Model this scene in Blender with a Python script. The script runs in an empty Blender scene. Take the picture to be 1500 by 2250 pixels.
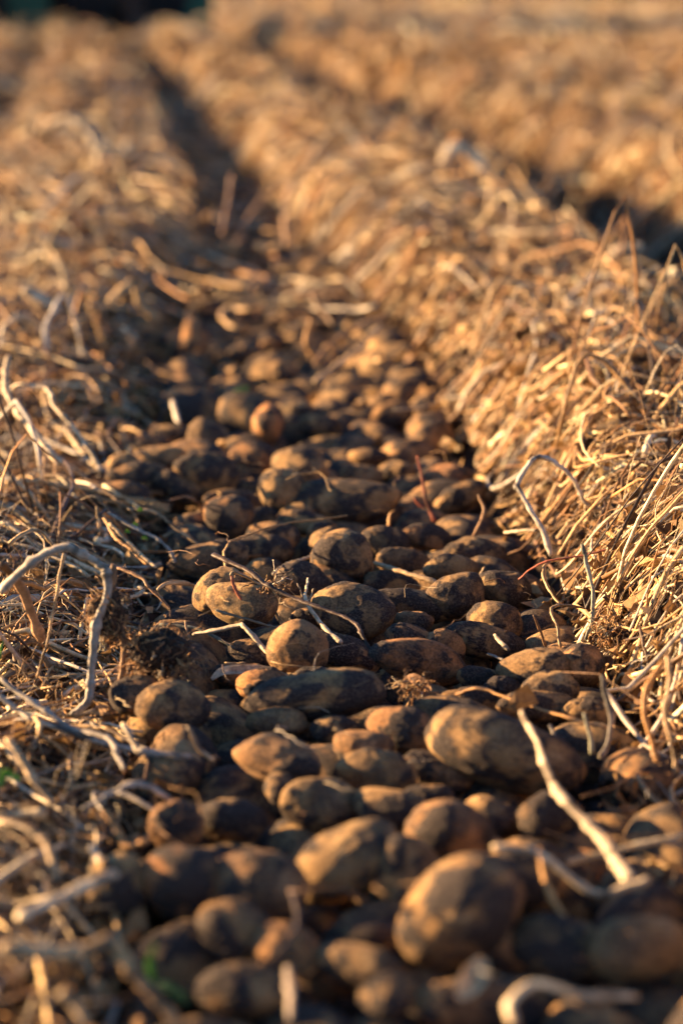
import bpy, bmesh, math, random
import numpy as np
from mathutils import Vector, Matrix
rng = np.random.default_rng(11)
random.seed(7)
scn = bpy.context.scene
COL = scn.collection

# ------------------------------------------------------------------ camera
PW, PH = 1500.0, 2250.0
LENS = 85.0
FPX = LENS / 36.0 * PH
HCAM = 0.75
YHOR = -60.0
PITCH = math.atan((PH/2 - YHOR) / FPX)
cam = bpy.data.cameras.new('camera'); co = bpy.data.objects.new('camera', cam); COL.objects.link(co)
cam.sensor_fit = 'VERTICAL'; cam.sensor_height = 36.0; cam.lens = LENS
cam.clip_start = 0.05; cam.clip_end = 2000
co.location = (0, 0, HCAM); co.rotation_euler = (math.pi/2 - PITCH, 0, 0)
cam.dof.use_dof = True
cam.dof.focus_distance = 2.78
cam.dof.aperture_fstop = 2.8
cam.dof.aperture_blades = 8
cam.dof.aperture_rotation = 0.3
scn.camera = co

# ------------------------------------------------------------------ light
SUN_EL, SUN_AZ = math.radians(12.5), math.radians(-72.0)     # azimuth from +Y, clockwise: the sun stands left, a little ahead
world = bpy.data.worlds.new('World'); scn.world = world; world.use_nodes = True
wn = world.node_tree.nodes; wl = world.node_tree.links
sky = wn.new('ShaderNodeTexSky'); sky.sky_type = 'NISHITA'; sky.sun_disc = False
sky.sun_elevation = SUN_EL; sky.sun_rotation = SUN_AZ
sky.air_density = 0.75; sky.ozone_density = 3.5; sky.dust_density = 0.1; sky.altitude = 300
wl.new(sky.outputs[0], wn['Background'].inputs[0]); wn['Background'].inputs[1].default_value = 0.05
sun = bpy.data.lights.new('sun', 'SUN'); sun.energy = 5.0; sun.angle = math.radians(0.6); sun.color = (1.0, 0.65, 0.33)
so = bpy.data.objects.new('sun', sun); COL.objects.link(so)
sd = Vector((math.sin(SUN_AZ)*math.cos(SUN_EL), math.cos(SUN_AZ)*math.cos(SUN_EL), math.sin(SUN_EL)))
so.rotation_euler = sd.to_track_quat('Z', 'Y').to_euler()
scn.view_settings.view_transform = 'Standard'; scn.view_settings.look = 'None'
scn.view_settings.gamma = 1.0; scn.view_settings.exposure = 2.6
scn.cycles.max_bounces = 6; scn.cycles.diffuse_bounces = 1
scn.cycles.sample_clamp_indirect = 4.0

# ------------------------------------------------------------------ the lie of the land
_RY = np.array([-5, 0, 2.1, 2.7, 3.8, 5.3, 7.4, 11.7, 18, 40, 90, 700.])
_RX = np.array([.25, .11, .05, .035, -.035, -.13, -.27, -.66, -1.3, -3.8, -10, -90.])
_fy = np.concatenate([np.linspace(-5, 20, 1001), np.linspace(20.5, 700, 1360)])
_fx = np.interp(_fy, _RY, _RX)
for _ in range(3):
    _fx[20:980] = np.convolve(_fx, np.ones(41)/41, 'same')[20:980]
def rowx(Y): return np.interp(Y, _fy, _fx)

_wv = [(rng.uniform(0, 2*np.pi), rng.uniform(.7, 1.4), rng.uniform(0, 6.28)) for _ in range(24)]
def waves(X, Y, k, n=8, o=0):
    s = 0
    for a, f, p in _wv[o:o+n]:
        s = s + np.sin((X*np.cos(a) + Y*np.sin(a))*k*f + p)
    return s / math.sqrt(n)
def sstep(a, b, x):
    t = np.clip((x - a)/(b - a), 0, 1); return t*t*(3 - 2*t)
def ground(X, Y):
    X = np.asarray(X, float); Y = np.asarray(Y, float)
    u = X - rowx(Y)
    z0 = 0
    # the two banks beside the potato row
    sh = .12*sstep(4.4, 7.0, Y)
    sn = .09*sstep(2.7, 2.2, Y)
    r = (0.155 - .045*sstep(5, 10, Y))*sstep(.20 - sh + sn, .38 - sh + sn, u)
    l = (0.050 - .034*sstep(3.0, 2.4, Y) + .035*sstep(3.8, 7, Y))*sstep(.24 - sh, .56 - sh*2.4, -u)
    z = -.044 + r + l
    # furrow right of the right bank, then ridge after ridge
    fu = np.where(u > .5, 1, 0)*(0.30*np.exp(-((u - 1.12 - .05*sstep(7, 12, Y))/(.30 + .12*sstep(7, 12, Y)))**4))
    z = z - fu
    z = z - .055*sstep(.36, .62, -u)*(1 - sstep(3.2, 4.6, Y))  # drop added about the left frame edge so low sun reaches the straw
    z = z - np.where(u < -.5, 1, 0)*(0.12*np.exp(-((u + 1.02)/.17)**2))
    z = z - .055*sstep(5.0, 8.0, Y)*np.exp(-(u/.15)**4)*(1 - sstep(22, 40, Y))
    au = np.abs(u)
    z = z - np.where(au > 1.5, 1, 0)*0.10*np.exp(-(((au % 1.0) - .5)/.17 - np.where((au % 1) > .5, .5/.17, -.5/.17))**2)
    z = z + (.022*waves(X, Y, 5.5, 8) + .013*waves(X, Y, 13, 8, 10) + .012*waves(X, Y, 24, 8, 5)*(u > 0))*sstep(.2, .5, au) + .010*waves(X, Y, 19, 8, 8)*(.4 + .6*sstep(.2, .4, au)) + .004*waves(X, Y, 70, 8, 16)
    z = z + sstep(5, 14, Y)*(.02*waves(X, Y, 1.6, 8, 4) + .042*waves(X, Y, 6, 8, 12))*sstep(.12, .4, au)*(1 - .8*np.exp(-((u - 1.15)/.4)**4))
    return z

# pixel of the photograph (1500 x 2250) -> point in the field
cp, sp = math.cos(PITCH), math.sin(PITCH)
def depth_of(gy, z=0.0):
    """distance along the view axis at which height z shows at row gy"""
    v = (gy - PH/2)/FPX
    return (HCAM - z)/(sp + v*cp)
def at(x, y, D):
    a = (x - PW/2)/FPX*D; v = (y - PH/2)/FPX*D
    return np.array([a, D*cp - v*sp, HCAM - D*sp - v*cp])

# ------------------------------------------------------------------ materials
def mat(name):
    m = bpy.data.materials.new(name); m.use_nodes = True
    nt = m.node_tree; b = nt.nodes['Principled BSDF']; b.inputs['Specular IOR Level'].default_value = .25
    return m, nt, b
def nd(nt, t, **k):
    n = nt.nodes.new(t)
    for a, v in k.items():
        if a in n.inputs: n.inputs[a].default_value = v
        else: setattr(n, a, v)
    return n
def noise(nt, vec, scale, detail=4, rough=.55, dist=0):
    n = nd(nt, 'ShaderNodeTexNoise', Scale=scale, Detail=detail, Roughness=rough, Distortion=dist); nt.links.new(vec, n.inputs['Vector']); return n.outputs[0]
def ramp(nt, f, stops):
    r = nt.nodes.new('ShaderNodeValToRGB'); e = r.color_ramp.elements
    while len(e) < len(stops): e.new(.5)
    for i, (p, c) in enumerate(stops):
        e[i].position = p; e[i].color = (*c, 1) if len(c) == 3 else c
    nt.links.new(f, r.inputs[0]); return r.outputs[0]
def mix(nt, f, a, b, mode='MIX'):
    n = nt.nodes.new('ShaderNodeMix'); n.data_type = 'RGBA'; n.blend_type = mode
    for s, v in ((0, f), (6, a), (7, b)):
        if hasattr(v, 'is_linked'): nt.links.new(v, n.inputs[s])
        else: n.inputs[s].default_value = v if s == 0 else ((*v, 1) if len(v) == 3 else v)
    return n.outputs[2]
def bump(nt, bsdf, hs):
    prev = None
    for h, st, di in hs:
        b = nd(nt, 'ShaderNodeBump', Strength=st, Distance=di); nt.links.new(h, b.inputs['Height'])
        if prev: nt.links.new(prev, b.inputs['Normal'])
        prev = b.outputs[0]
    nt.links.new(prev, bsdf.inputs['Normal'])

def potato_material():
    m, nt, b = mat('potato_skin')
    tc = nt.nodes.new('ShaderNodeTexCoord'); oi = nt.nodes.new('ShaderNodeObjectInfo')
    sc = nd(nt, 'ShaderNodeVectorMath', operation='SCALE'); sc.inputs[0].default_value = (17, 9, 5); nt.links.new(oi.outputs['Random'], sc.inputs['Scale'])
    ad = nd(nt, 'ShaderNodeVectorMath', operation='ADD'); nt.links.new(tc.outputs['Object'], ad.inputs[0]); nt.links.new(sc.outputs[0], ad.inputs[1])
    v = ad.outputs[0]
    skin = ramp(nt, noise(nt, v, 40, 4), [(.3, (.30, .185, .085)), (.55, (.46, .30, .14)), (.75, (.58, .43, .24))])
    tint = ramp(nt, oi.outputs['Random'], [(0, (1, .95, .85)), (.35, (1.0, .86, .70)), (.7, (.85, .8, .72)), (1, (1.1, .78, .62))])
    skin = mix(nt, 1.0, skin, tint, 'MULTIPLY')
    # soil stuck on the skin: patches with ragged edges
    big = noise(nt, v, 24, 6, .68, .6)
    fine = noise(nt, v, 260, 5, .75)
    mm = nd(nt, 'ShaderNodeMath', operation='MULTIPLY_ADD'); nt.links.new(fine, mm.inputs[0]); mm.inputs[1].default_value = .55; nt.links.new(big, mm.inputs[2])
    ca = nd(nt, 'ShaderNodeAttribute', attribute_name='Col')
    thin = ramp(nt, mm.outputs[0], [(.70, (0, 0, 0)), (.86, (.75, .75, .75))])
    dirt = mix(nt, 1.0, thin, ca.outputs['Color'], 'LIGHTEN')
    grain = noise(nt, v, 430, 5, .85)
    soil = ramp(nt, grain, [(.35, (.022, .018, .017)), (.56, (.068, .053, .044)), (.70, (.20, .15, .105))])
    dust = ramp(nt, noise(nt, v, 14, 3), [(.35, (0, 0, 0)), (.7, (.5, .5, .5))])
    skin2 = mix(nt, dust, skin, (.17, .115, .072))
    colr = mix(nt, dirt, skin2, soil)
    # pale scuffs and lenticels
    vo = nd(nt, 'ShaderNodeTexVoronoi', Scale=140); nt.links.new(v, vo.inputs['Vector'])
    sp_ = ramp(nt, vo.outputs['Distance'], [(.05, (1, 1, 1)), (.13, (0, 0, 0))])
    colr = mix(nt, mix(nt, .5, sp_, (0, 0, 0)), colr, (.34, .24, .13))
    gl = ramp(nt, grain, [(.32, (.6, .6, .6)), (.68, (1.45, 1.45, 1.45))])
    colr = mix(nt, 1.0, colr, gl, 'MULTIPLY')
    nt.links.new(colr, b.inputs['Base Color']); b.inputs['Roughness'].default_value = .88; b.inputs['Specular IOR Level'].default_value = .12
    bump(nt, b, [(noise(nt, v, 60, 5, .6), .5, .003), (mm.outputs[0], .55, .0022), (grain, 1.0, .0022)])
    return m

def fibre_material(name, translucent=.0, rough=.7):
    m, nt, b = mat(name)
    at_ = nd(nt, 'ShaderNodeAttribute', attribute_name='Col')
    tc = nt.nodes.new('ShaderNodeTexCoord'); v = tc.outputs['Object']
    n1 = noise(nt, v, 160, 4, .7)
    n2 = noise(nt, v, 45, 3, .6)
    g = ramp(nt, n1, [(.3, (.55, .5, .45)), (.65, (1.15, 1.12, 1.08))])
    c = mix(nt, 1.0, at_.outputs['Color'], g, 'MULTIPLY')
    d = ramp(nt, n2, [(.56, (0, 0, 0)), (.72, (.65, .65, .65))])
    c = mix(nt, d, c, (.05, .032, .02))
    nt.links.new(c, b.inputs['Base Color']); b.inputs['Roughness'].default_value = rough
    bump(nt, b, [(n1, .6, .0015)])
    if translucent:
        t = nt.nodes.new('ShaderNodeBsdfTranslucent'); nt.links.new(c, t.inputs[0])
        ms = nt.nodes.new('ShaderNodeMixShader'); ms.inputs[0].default_value = translucent
        nt.links.new(b.outputs[0], ms.inputs[1]); nt.links.new(t.outputs[0], ms.inputs[2])
        nt.links.new(ms.outputs[0], nt.nodes['Material Output'].inputs['Surface'])
    return m

def soil_material():
    m, nt, b = mat('field_soil')
    at_ = nd(nt, 'ShaderNodeAttribute', attribute_name='Col')
    geo = nt.nodes.new('ShaderNodeNewGeometry'); v = geo.outputs['Position']
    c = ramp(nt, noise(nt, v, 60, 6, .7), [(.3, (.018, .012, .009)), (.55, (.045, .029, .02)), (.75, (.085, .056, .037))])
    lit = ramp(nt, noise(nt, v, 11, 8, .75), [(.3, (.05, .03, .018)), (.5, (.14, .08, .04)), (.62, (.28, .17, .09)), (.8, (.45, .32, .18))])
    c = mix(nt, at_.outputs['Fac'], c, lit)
    nt.links.new(c, b.inputs['Base Color']); b.inputs['Roughness'].default_value = .95; b.inputs['Specular IOR Level'].default_value = .1
    bump(nt, b, [(noise(nt, v, 12, 8, .7), .8, .03), (noise(nt, v, 120, 5, .75), .9, .006)])
    return m

def plain(name, c, rough=.6, sc=8, amt=.35, metal=0):
    m, nt, b = mat(name)
    tc = nt.nodes.new('ShaderNodeTexCoord')
    n = noise(nt, tc.outputs['Object'], sc, 5)
    k = ramp(nt, n, [(.3, tuple(x*(1-amt) for x in c)), (.7, tuple(min(1, x*(1+amt)) for x in c))])
    nt.links.new(k, b.inputs['Base Color']); b.inputs['Roughness'].default_value = rough; b.inputs['Metallic'].default_value = metal
    bump(nt, b, [(n, .3, .01)])
    return m

M_POT = potato_material()
M_STEM = fibre_material('dry_stem_fibre', .0, .55)
M_LEAF = fibre_material('dry_leaf', .15, .7)
M_GREEN = fibre_material('green_leaf', .35, .5)
M_CRUMB = fibre_material('soil_crumb', 0, .95)
M_SOIL = soil_material()

# ------------------------------------------------------------------ mesh helpers
def mesh_obj(name, V, F, m, cols=None, parent=None, smooth=True, link=True):
    """V (n,3); F (k,3|4) of one size, or a list of such arrays"""
    me = bpy.data.meshes.new(name)
    Fs = F if isinstance(F, list) else [F]
    me.vertices.add(len(V)); me.vertices.foreach_set('co', np.asarray(V, np.float32).ravel())
    li = np.concatenate([f.ravel() for f in Fs]); tot = np.concatenate([np.full(len(f), f.shape[1]) for f in Fs])
    st = np.concatenate([[0], np.cumsum(tot)[:-1]])
    me.loops.add(len(li)); me.loops.foreach_set('vertex_index', li.astype(np.int32))
    me.polygons.add(len(tot)); me.polygons.foreach_set('loop_start', st.astype(np.int32)); me.polygons.foreach_set('loop_total', tot.astype(np.int32))
    me.polygons.foreach_set('use_smooth', np.full(len(tot), smooth))
    me.update(calc_edges=True)
    if cols is not None:
        c = me.color_attributes.new('Col', 'FLOAT_COLOR', 'POINT')
        cc = np.ones((len(V), 4), np.float32); cc[:, :3] = cols; c.data.foreach_set('color', cc.ravel())
    me.materials.append(m)
    o = bpy.data.objects.new(name, me)
    if link: COL.objects.link(o)
    if parent: o.parent = parent
    return o
def tag(o, label=None, cat=None, group=None, kind=None):
    if label: o['label'] = label
    if cat: o['category'] = cat
    if group: o['group'] = group
    if kind: o['kind'] = kind
    return o

def tubes(P, R, sides=5, flat=None, cols=None, cap=True):
    """P (N,K,3) paths, R (N,K) radii -> V,F,C"""
    N, K, _ = P.shape
    T = np.gradient(P, axis=1); T /= np.linalg.norm(T, axis=2, keepdims=True) + 1e-9
    up = np.zeros_like(T); up[..., 2] = 1
    vert = np.abs(T[..., 2]).max(axis=1) > .93
    up[vert] = (.3, 1, .1)
    S = np.cross(T, up); S /= np.linalg.norm(S, axis=2, keepdims=True) + 1e-9
    U = np.cross(S, T)
    a = np.arange(sides)/sides*2*np.pi
    fl = np.ones((N, 1, 1, 1)) if flat is None else flat.reshape(N, 1, 1, 1)
    V = P[:, :, None, :] + R[:, :, None, None]*(np.cos(a)[None, None, :, None]*S[:, :, None, :] + fl*np.sin(a)[None, None, :, None]*U[:, :, None, :])
    V = V.reshape(-1, 3)
    i = np.arange(N)[:, None, None]; k = np.arange(K-1)[None, :, None]; s = np.arange(sides)[None, None, :]
    b0 = i*K*sides + k*sides
    F = np.stack([b0 + s, b0 + (s+1) % sides, b0 + sides + (s+1) % sides, b0 + sides + s], -1).reshape(-1, 4)
    Fs = [F]
    if cap:
        if sides == 4:
            base = (np.arange(N)*K*sides)[:, None]
            Fs.append(np.concatenate([base + np.array([3, 2, 1, 0]), base + (K-1)*sides + np.array([0, 1, 2, 3])]))
        else:
            base = (np.arange(N)*K*sides)[:, None]
            Fs.append(np.concatenate([base + np.arange(sides)[::-1], base + (K-1)*sides + np.arange(sides)]))
    C = None
    if cols is not None:
        C = np.repeat(np.repeat(cols.reshape(N, -1, 3) if cols.ndim == 2 else cols, K if cols.ndim == 2 else 1, axis=1)[:, :, None, :], sides, axis=2)
        streak = 1 + .22*rng.standard_normal((N, 1, sides, 1))
        C = np.clip(C*streak, .004, .9).reshape(-1, 3)
    return V, Fs, C

PAL = np.array([(.50, .33, .15), (.38, .23, .10), (.64, .50, .29), (.46, .41, .33), (.24, .125, .05), (.12, .065, .03), (.38, .20, .075), (.05, .03, .02), (.74, .62, .42)])
PW_ = np.array([.16, .12, .14, .08, .11, .12, .08, .12, .07])
def pal(n, w=PW_):
    c = PAL[rng.choice(len(PAL), n, p=w/w.sum())]
    return np.clip(c*(1 + .16*rng.standard_normal((n, 1))) , .01, .8)

# ------------------------------------------------------------------ the ground
def make_ground():
    Ys = np.concatenate([np.linspace(-3, 1.1, 20)[:-1], 1.1*np.exp(np.linspace(0, math.log(75/1.1), 760)), np.linspace(80, 900, 40)])
    t = np.linspace(-1, 1, 520)
    t = np.sign(t)*np.abs(t)**1.35
    Y = np.repeat(Ys[:, None], len(t), 1); w = .9 + .45*np.maximum(Y, 1)
    X = rowx(Y)*np.clip(1.2 - Y/900, 0, 1) + t[None, :]*w
    u = X - rowx(Y)
    Z = ground(X, Y)
    Z = Z - sstep(70, 90, Y)*.3
    n = len(t)
    i = np.arange(len(Ys)-1)[:, None]; j = np.arange(n-1)[None, :]
    F = np.stack([i*n+j, i*n+j+1, (i+1)*n+j+1, (i+1)*n+j], -1).reshape(-1, 4)
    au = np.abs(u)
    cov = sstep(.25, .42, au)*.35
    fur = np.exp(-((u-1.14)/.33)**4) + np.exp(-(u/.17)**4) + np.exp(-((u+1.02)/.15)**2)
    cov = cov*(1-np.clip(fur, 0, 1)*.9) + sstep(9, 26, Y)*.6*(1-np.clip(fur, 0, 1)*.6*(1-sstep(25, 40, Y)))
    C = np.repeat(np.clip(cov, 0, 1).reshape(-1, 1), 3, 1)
    o = mesh_obj('ground', np.stack([X, Y, Z], -1).reshape(-1, 3), F, M_SOIL, C)
    tag(o, 'dark soil of the ridged potato field', kind='structure')
make_ground()

# ------------------------------------------------------------------ potatoes
def ico(sub):
    bm = bmesh.new(); bmesh.ops.create_icosphere(bm, subdivisions=sub, radius=1)
    V = np.array([v.co[:] for v in bm.verts]); F = np.array([[v.index for v in f.verts] for f in bm.faces]); bm.free()
    return V, F
ICO5, ICO4, ICO3, ICO1 = ico(5), ico(4), ico(3), ico(1)
from mathutils import noise as mno
def cake(V, n, r, clean=0.0):
    """soil caked on the skin as a thin raised layer with ragged edges; returns vertices and how much soil each carries"""
    off = r.uniform(-50, 50, 3); k = 34; sh_ = r.uniform(-.02, .26) - clean
    f = np.array([mno.fractal(Vector(p), .75, 2.1, 6) for p in (V*k + off)])
    g = np.array([mno.noise(Vector(p)) for p in (V*330 + off)])
    m_ = sstep(-.05, .22, f + sh_ + .05*g)
    V = V + n*((m_*(.0011 + .0007*g) + .0022*np.clip(f + sh_ - .32, 0, 1))[:, None])
    return V, np.repeat(m_[:, None], 3, 1)
def potato_verts(a, b, c, r, base=None, clean=0.0):
    """a potato of half-length a, half-breadth b, half-height c with lumps, a bend, shallow eyes"""
    V = (base or ICO5)[0].copy()
    n = V.copy()
    d = np.zeros(len(V))
    for k, amp in ((1.3, .06), (2.2, .05), (4.0, .018), (8.0, .007)):
        for _ in range(4):
            w = r.standard_normal(3); w /= np.linalg.norm(w)
            d += amp*np.sin((V @ w)*k*1.6 + r.uniform(0, 6.28))*.6
    for _ in range(7):                                      # eyes
        w = r.standard_normal(3); w /= np.linalg.norm(w)
        ang = np.arccos(np.clip(n @ w, -1, 1)); d -= .036*np.exp(-(ang/.13)**2); d += .014*np.exp(-((ang-.22)/.09)**2)
    V *= (1 + d)[:, None]
    x = V[:, 0]
    taper = 1 + r.uniform(-.16, .16)*x
    V[:, 1] *= taper; V[:, 2] *= taper
    # a squarer barrel than a plain ellipsoid
    V[:, 0] = np.sign(x)*np.abs(x)**.94
    V = V*np.array([a, b, c])
    bend = r.uniform(-.22, .22)*b
    V[:, 1] += bend*((V[:, 0]/a)**2 - .4); V[:, 2] += r.uniform(-.12, .12)*c*((V[:, 0]/a)**2 - .4)
    return cake(V, n, r, clean)

# traced potatoes: centre x, y, width, height, turn clockwise (deg), lift of the centre above the bed (m), label
POT = [
(450,966,84,76,50,.02,'pale potato with two bright sunlit lobes at the far end of the sharp row'),
(450,1040,132,86,12,.025,'dark potato with bright left nose, just below the pale two-lobed potato'),
(552,1011,98,76,8,.01,'potato with sunlit round left end between the dark-nosed and the wide brown one'),
(662,1030,130,84,16,.012,'wide brown potato directly behind the round reddish potato'),
(617,1072,96,90,0,.03,'round reddish potato, lit down its left side, leaning on the long potato'),
(742,1104,280,92,-4,.012,'very long low potato lying across the row in the middle distance'),
(590,932,68,76,0,.02,'small blurred potato with golden left half beyond the sharp ones'),
(648,908,92,56,-10,.0,'blurred potato touching the golden one, on its right side'),
(547,1076,58,42,0,-.005,'little sunlit potato wedged left of the round reddish one'),
(503,1139,110,86,20,.012,'dusty egg-shaped potato sloping down right beside the straw of the left bank'),
(522,1106,140,56,8,-.01,'flat reddish brown potato behind the dusty egg-shaped potato'),
(588,1141,92,50,0,-.01,'low dark potato under the left end of the very long potato'),
(655,1128,76,38,-4,.004,'small bright-ended potato in front of the very long potato'),
(674,1152,124,52,6,.002,'pale dusty potato just below the small bright-ended potato'),
(600,1180,112,64,10,.0,'potato with a sunlit cap, left of the big dark round potato'),
(580,1212,128,68,4,.0,'dark flat-topped potato behind the broken stem heap'),
(462,1236,172,78,-8,.008,'broad black-soiled potato at the edge of the left straw bank'),
(577,1262,84,66,0,.0,'fuzzy topped potato half hidden behind the dark crossing branch'),
(702,1172,58,38,0,.0,'tiny brown potato peeping over the big dark round potato'),
(714,1194,70,56,-20,.012,'golden potato tucked against the left shoulder of the big dark round potato'),
(753,1230,132,114,20,.025,'big dark round potato with pocked soil skin in the centre of the row'),
(664,1284,120,84,8,.012,'potato with a sunlit crown behind the splintered grey branch'),
(738,1290,120,62,30,-.004,'dark sloping potato below the big dark round potato'),
(775,1348,166,112,16,.022,'large dusty potato with a sharp-edged sunlit patch on top'),
(850,1195,108,66,14,.004,'potato just right of the big dark round potato'),
(892,1238,120,56,12,-.004,'low mottled potato behind the pale lying root'),
(805,1003,80,34,0,.01,'blurred potato with a thin sunlit top, right of centre'),
(795,1046,92,44,4,.0,'blurred dull potato behind the very long potato'),
(872,1040,76,46,0,.0,'round shaded potato beside the reddish upright stem'),
(936,1184,116,56,10,.004,'potato with a small lit crest at the foot of the reddish upright stem'),
(990,1252,116,58,6,.008,'potato with a lit ochre top beside the pale lying root'),
(1046,1222,126,72,6,.006,'reddish brown shaded potato near the right bank'),
(1010,1092,124,54,-20,.0,'tilted shaded potato close under the right bank, far side'),
(995,1312,124,92,-12,.014,'oval shaded potato with tan belly, left one of the pair by the right bank'),
(1103,1298,116,82,4,.012,'dark rounded potato, right one of the pair by the right bank'),
(1087,1370,108,82,6,.002,'black-soiled potato below the pair by the right bank'),
(905,1332,196,60,12,.004,'long dark two-humped potato behind the small potatoes'),
(856,1286,124,54,14,-.002,'mottled potato between the long dark one and the big round one'),
(904,1372,90,54,-6,.004,'small rough potato below the long dark two-humped potato'),
(656,1428,122,110,20,.026,'sharp round potato, its left half glowing, in front of the crossing branch'),
(478,1300,88,116,38,.045,'bright tan potato leaning behind the stem heap on the left'),
(528,1328,136,94,4,.042,'golden potato striped with stem shadows under the stem heap'),
(674,1364,66,52,0,.006,'small potato with a bright patch beside the splintered grey branch'),
(758,1440,170,80,22,.0,'shaded potato running down right from the sharp round potato'),
(556,1446,104,64,0,.0,'half-lit potato under the bleached bent stem'),
(536,1486,150,56,4,-.002,'flat dark potato lying under the pale dry leaf'),
(578,1510,112,74,-8,.002,'potato with a bright curved edge just below the pale dry leaf'),
(684,1492,98,44,-6,.006,'low potato peeping over the large pale long potato'),
(686,1532,320,108,-13,.026,'large long potato lying aslant in the foreground, pale at its upper end'),
(922,1458,206,90,18,.012,'long smooth shaded potato right of the large long one'),
(908,1414,116,62,16,.002,'dark potato with a thin dry blade lying on it'),
(976,1422,94,68,20,.0,'small dark potato behind the long smooth shaded one'),
(1062,1412,180,72,14,-.002,'reddish shaded long potato in the hollow before the right bank'),
(1167,1472,154,84,-6,.014,'mottled potato at the foot of the right bank, left of the upright one'),
(1277,1466,98,96,60,.014,'upright dark potato at the foot of the right bank'),
(1206,1517,116,72,0,.012,'small mottled potato right in front of the two at the foot of the right bank'),
(1106,1516,84,46,6,.0,'little black potato left of the small mottled one'),
(1052,1490,96,48,10,.0,'small rough potato above the orange runner stem'),
(1032,1542,120,56,6,-.004,'dark potato crossed by the orange runner stem'),
(1182,1556,170,64,6,.002,'flat potato under the orange runner stem near the right bank'),
(1290,1570,110,60,0,.002,'hairy dark potato at the lower right under standing stems'),
(612,1588,136,62,-4,.006,'potato with a golden left end below the large long potato'),
(648,1606,120,50,0,-.006,'shaded potato overlapped by the golden-ended one'),
(737,1606,94,54,4,.004,'small potato with a warm lit dome between two larger ones'),
(882,1606,146,104,18,.018,'smooth dark potato with a lit crest right of centre in the foreground'),
(1004,1582,186,84,10,.006,'broad potato with a long band of sun on its top'),
(1118,1658,330,150,14,.022,'biggest dark potato, long and knobbly, on the right foreground'),
(606,1678,186,98,6,.014,'plump potato with bright left end, left of centre in the foreground'),
(800,1646,134,86,8,.012,'domed golden potato in the foreground centre'),
(826,1702,182,94,10,.01,'potato with sunlit shoulder just in front of the domed golden one'),
(960,1698,150,78,14,.0,'dull potato left of the biggest dark potato'),
(620,1738,72,68,0,.004,'small potato with a lit left rim in the lower left of the row'),
(706,1772,164,112,12,.008,'round mottled potato in the lower centre, shaded'),
(862,1778,180,84,0,.01,'blurred potato with an orange top below the centre'),
(946,1748,100,44,0,.004,'small lit potato lying on top between blurred ones'),
(1206,1800,140,96,4,.008,'potato with a lit left face beside the thick fallen stem'),
(1080,1800,140,90,8,-.008,'shaded potato between two blurred lit ones on the right'),
(390,1816,124,104,0,.012,'blurred potato with two glowing spots at the lower left'),
(512,1806,156,92,4,.002,'dark blurred potato touching the one with glowing spots'),
(1000,1832,180,134,14,.022,'big blurred potato lit full on its left, lower right of centre'),
(768,1896,222,148,-24,.026,'strongly lit orange potato leaning left in the bottom foreground'),
(892,1928,140,160,-10,.02,'peaked upright potato beside the strongly lit orange one'),
(815,1938,104,120,-40,.0,'narrow potato squeezed between the orange and the peaked one'),
(394,1946,184,152,16,.02,'round potato rim-lit from behind at the bottom left'),
(560,1958,216,164,0,.02,'broad potato with a flat lit top at the bottom left of centre'),
(512,2050,156,118,10,.012,'potato with faint lit left side below the broad flat-lit one'),
(1012,2012,290,206,-38,.036,'largest bottom foreground potato lying aslant with lit upper nose'),
(1156,1935,170,150,20,.01,'dark potato behind the largest bottom foreground one'),
(634,2098,146,112,8,.004,'dull tan potato at the bottom, left of centre'),
(822,2066,150,70,4,.0,'small dark potato left of the largest bottom foreground one'),
(800,2126,190,90,4,.004,'very dark potato at the bottom centre'),
(1236,2092,220,134,4,.01,'shaded broad potato at the bottom right'),
(1408,2098,200,134,0,.016,'pale tan potato in the bottom right corner'),
(856,2196,116,96,-6,.006,'small potato with a lit cap at the very bottom'),
(1012,2212,210,104,4,.0,'shaded potato cut by the bottom edge'),
(544,2190,200,118,0,.0,'soft dark potato at the bottom edge left of the pale straw'),
(250,1956,124,140,0,.02,'grey-brown potato at the edge of the lower left straw'),
(302,1524,110,84,0,.02,'potato half sunk in the left bank, left one of two'),
(376,1558,146,100,10,.02,'potato half sunk in the left bank with straw over it, right one of two'),
(272,1024,66,56,0,.02,'small bright potato at the far left of the sharp row, by the straw'),
(342,1012,130,58,-10,.01,'potato with a thin lit ridge next to the small bright one'),
(316,1054,138,64,6,.012,'dull potato in front of the thin-ridged one on the left'),
(398,1070,112,66,18,.006,'potato with a soft lit top left of the dark-nosed potato'),
(272,1088,104,60,0,.016,'dark potato just above the straw tufts of the left bank'),
(324,982,92,54,-8,.004,'blurred brown potato behind the thin-ridged one'),
(382,962,104,52,0,.008,'blurred potato with orange top left of the pale two-lobed one'),
(430,745,56,94,-4,.035,'upright golden potato standing far back on the left edge of the row'),
(620,818,64,52,0,.01,'blurred orange potato far back in the middle of the row'),
(536,780,90,44,0,.01,'blurred brown potato far back, right of the upright golden one'),
(600,752,60,44,0,.01,'blurred far potato with a round orange spot'),
(700,935,96,50,0,.0,'blurred dull potato right of the golden-halved pair'),
(862,915,88,58,0,.0,'blurred greenish brown potato under the right bank, far back'),
(760,1255,60,40,0,-.01,'little potato in the shade under the big dark round potato'),
(1140,1640,120,70,0,-.02,'potato buried under the biggest dark potato'),
]
placed = []          # (centre, radius) spheres used to keep the rest apart
def add_potato(c, R, abc, seed, name='potato', base=None, clean=0.0):
    r = np.random.default_rng(seed)
    V, C = potato_verts(*abc, r, base, clean)
    o = mesh_obj(name, V, (base or ICO5)[1], M_POT, C)
    o.matrix_world = Matrix.Translation(Vector(c)) @ R
    return o
camR = np.array([[1, 0, 0], [0, cp, -sp], [0, sp, cp]])   # rows are not used; columns: right / forward handled below
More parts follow.
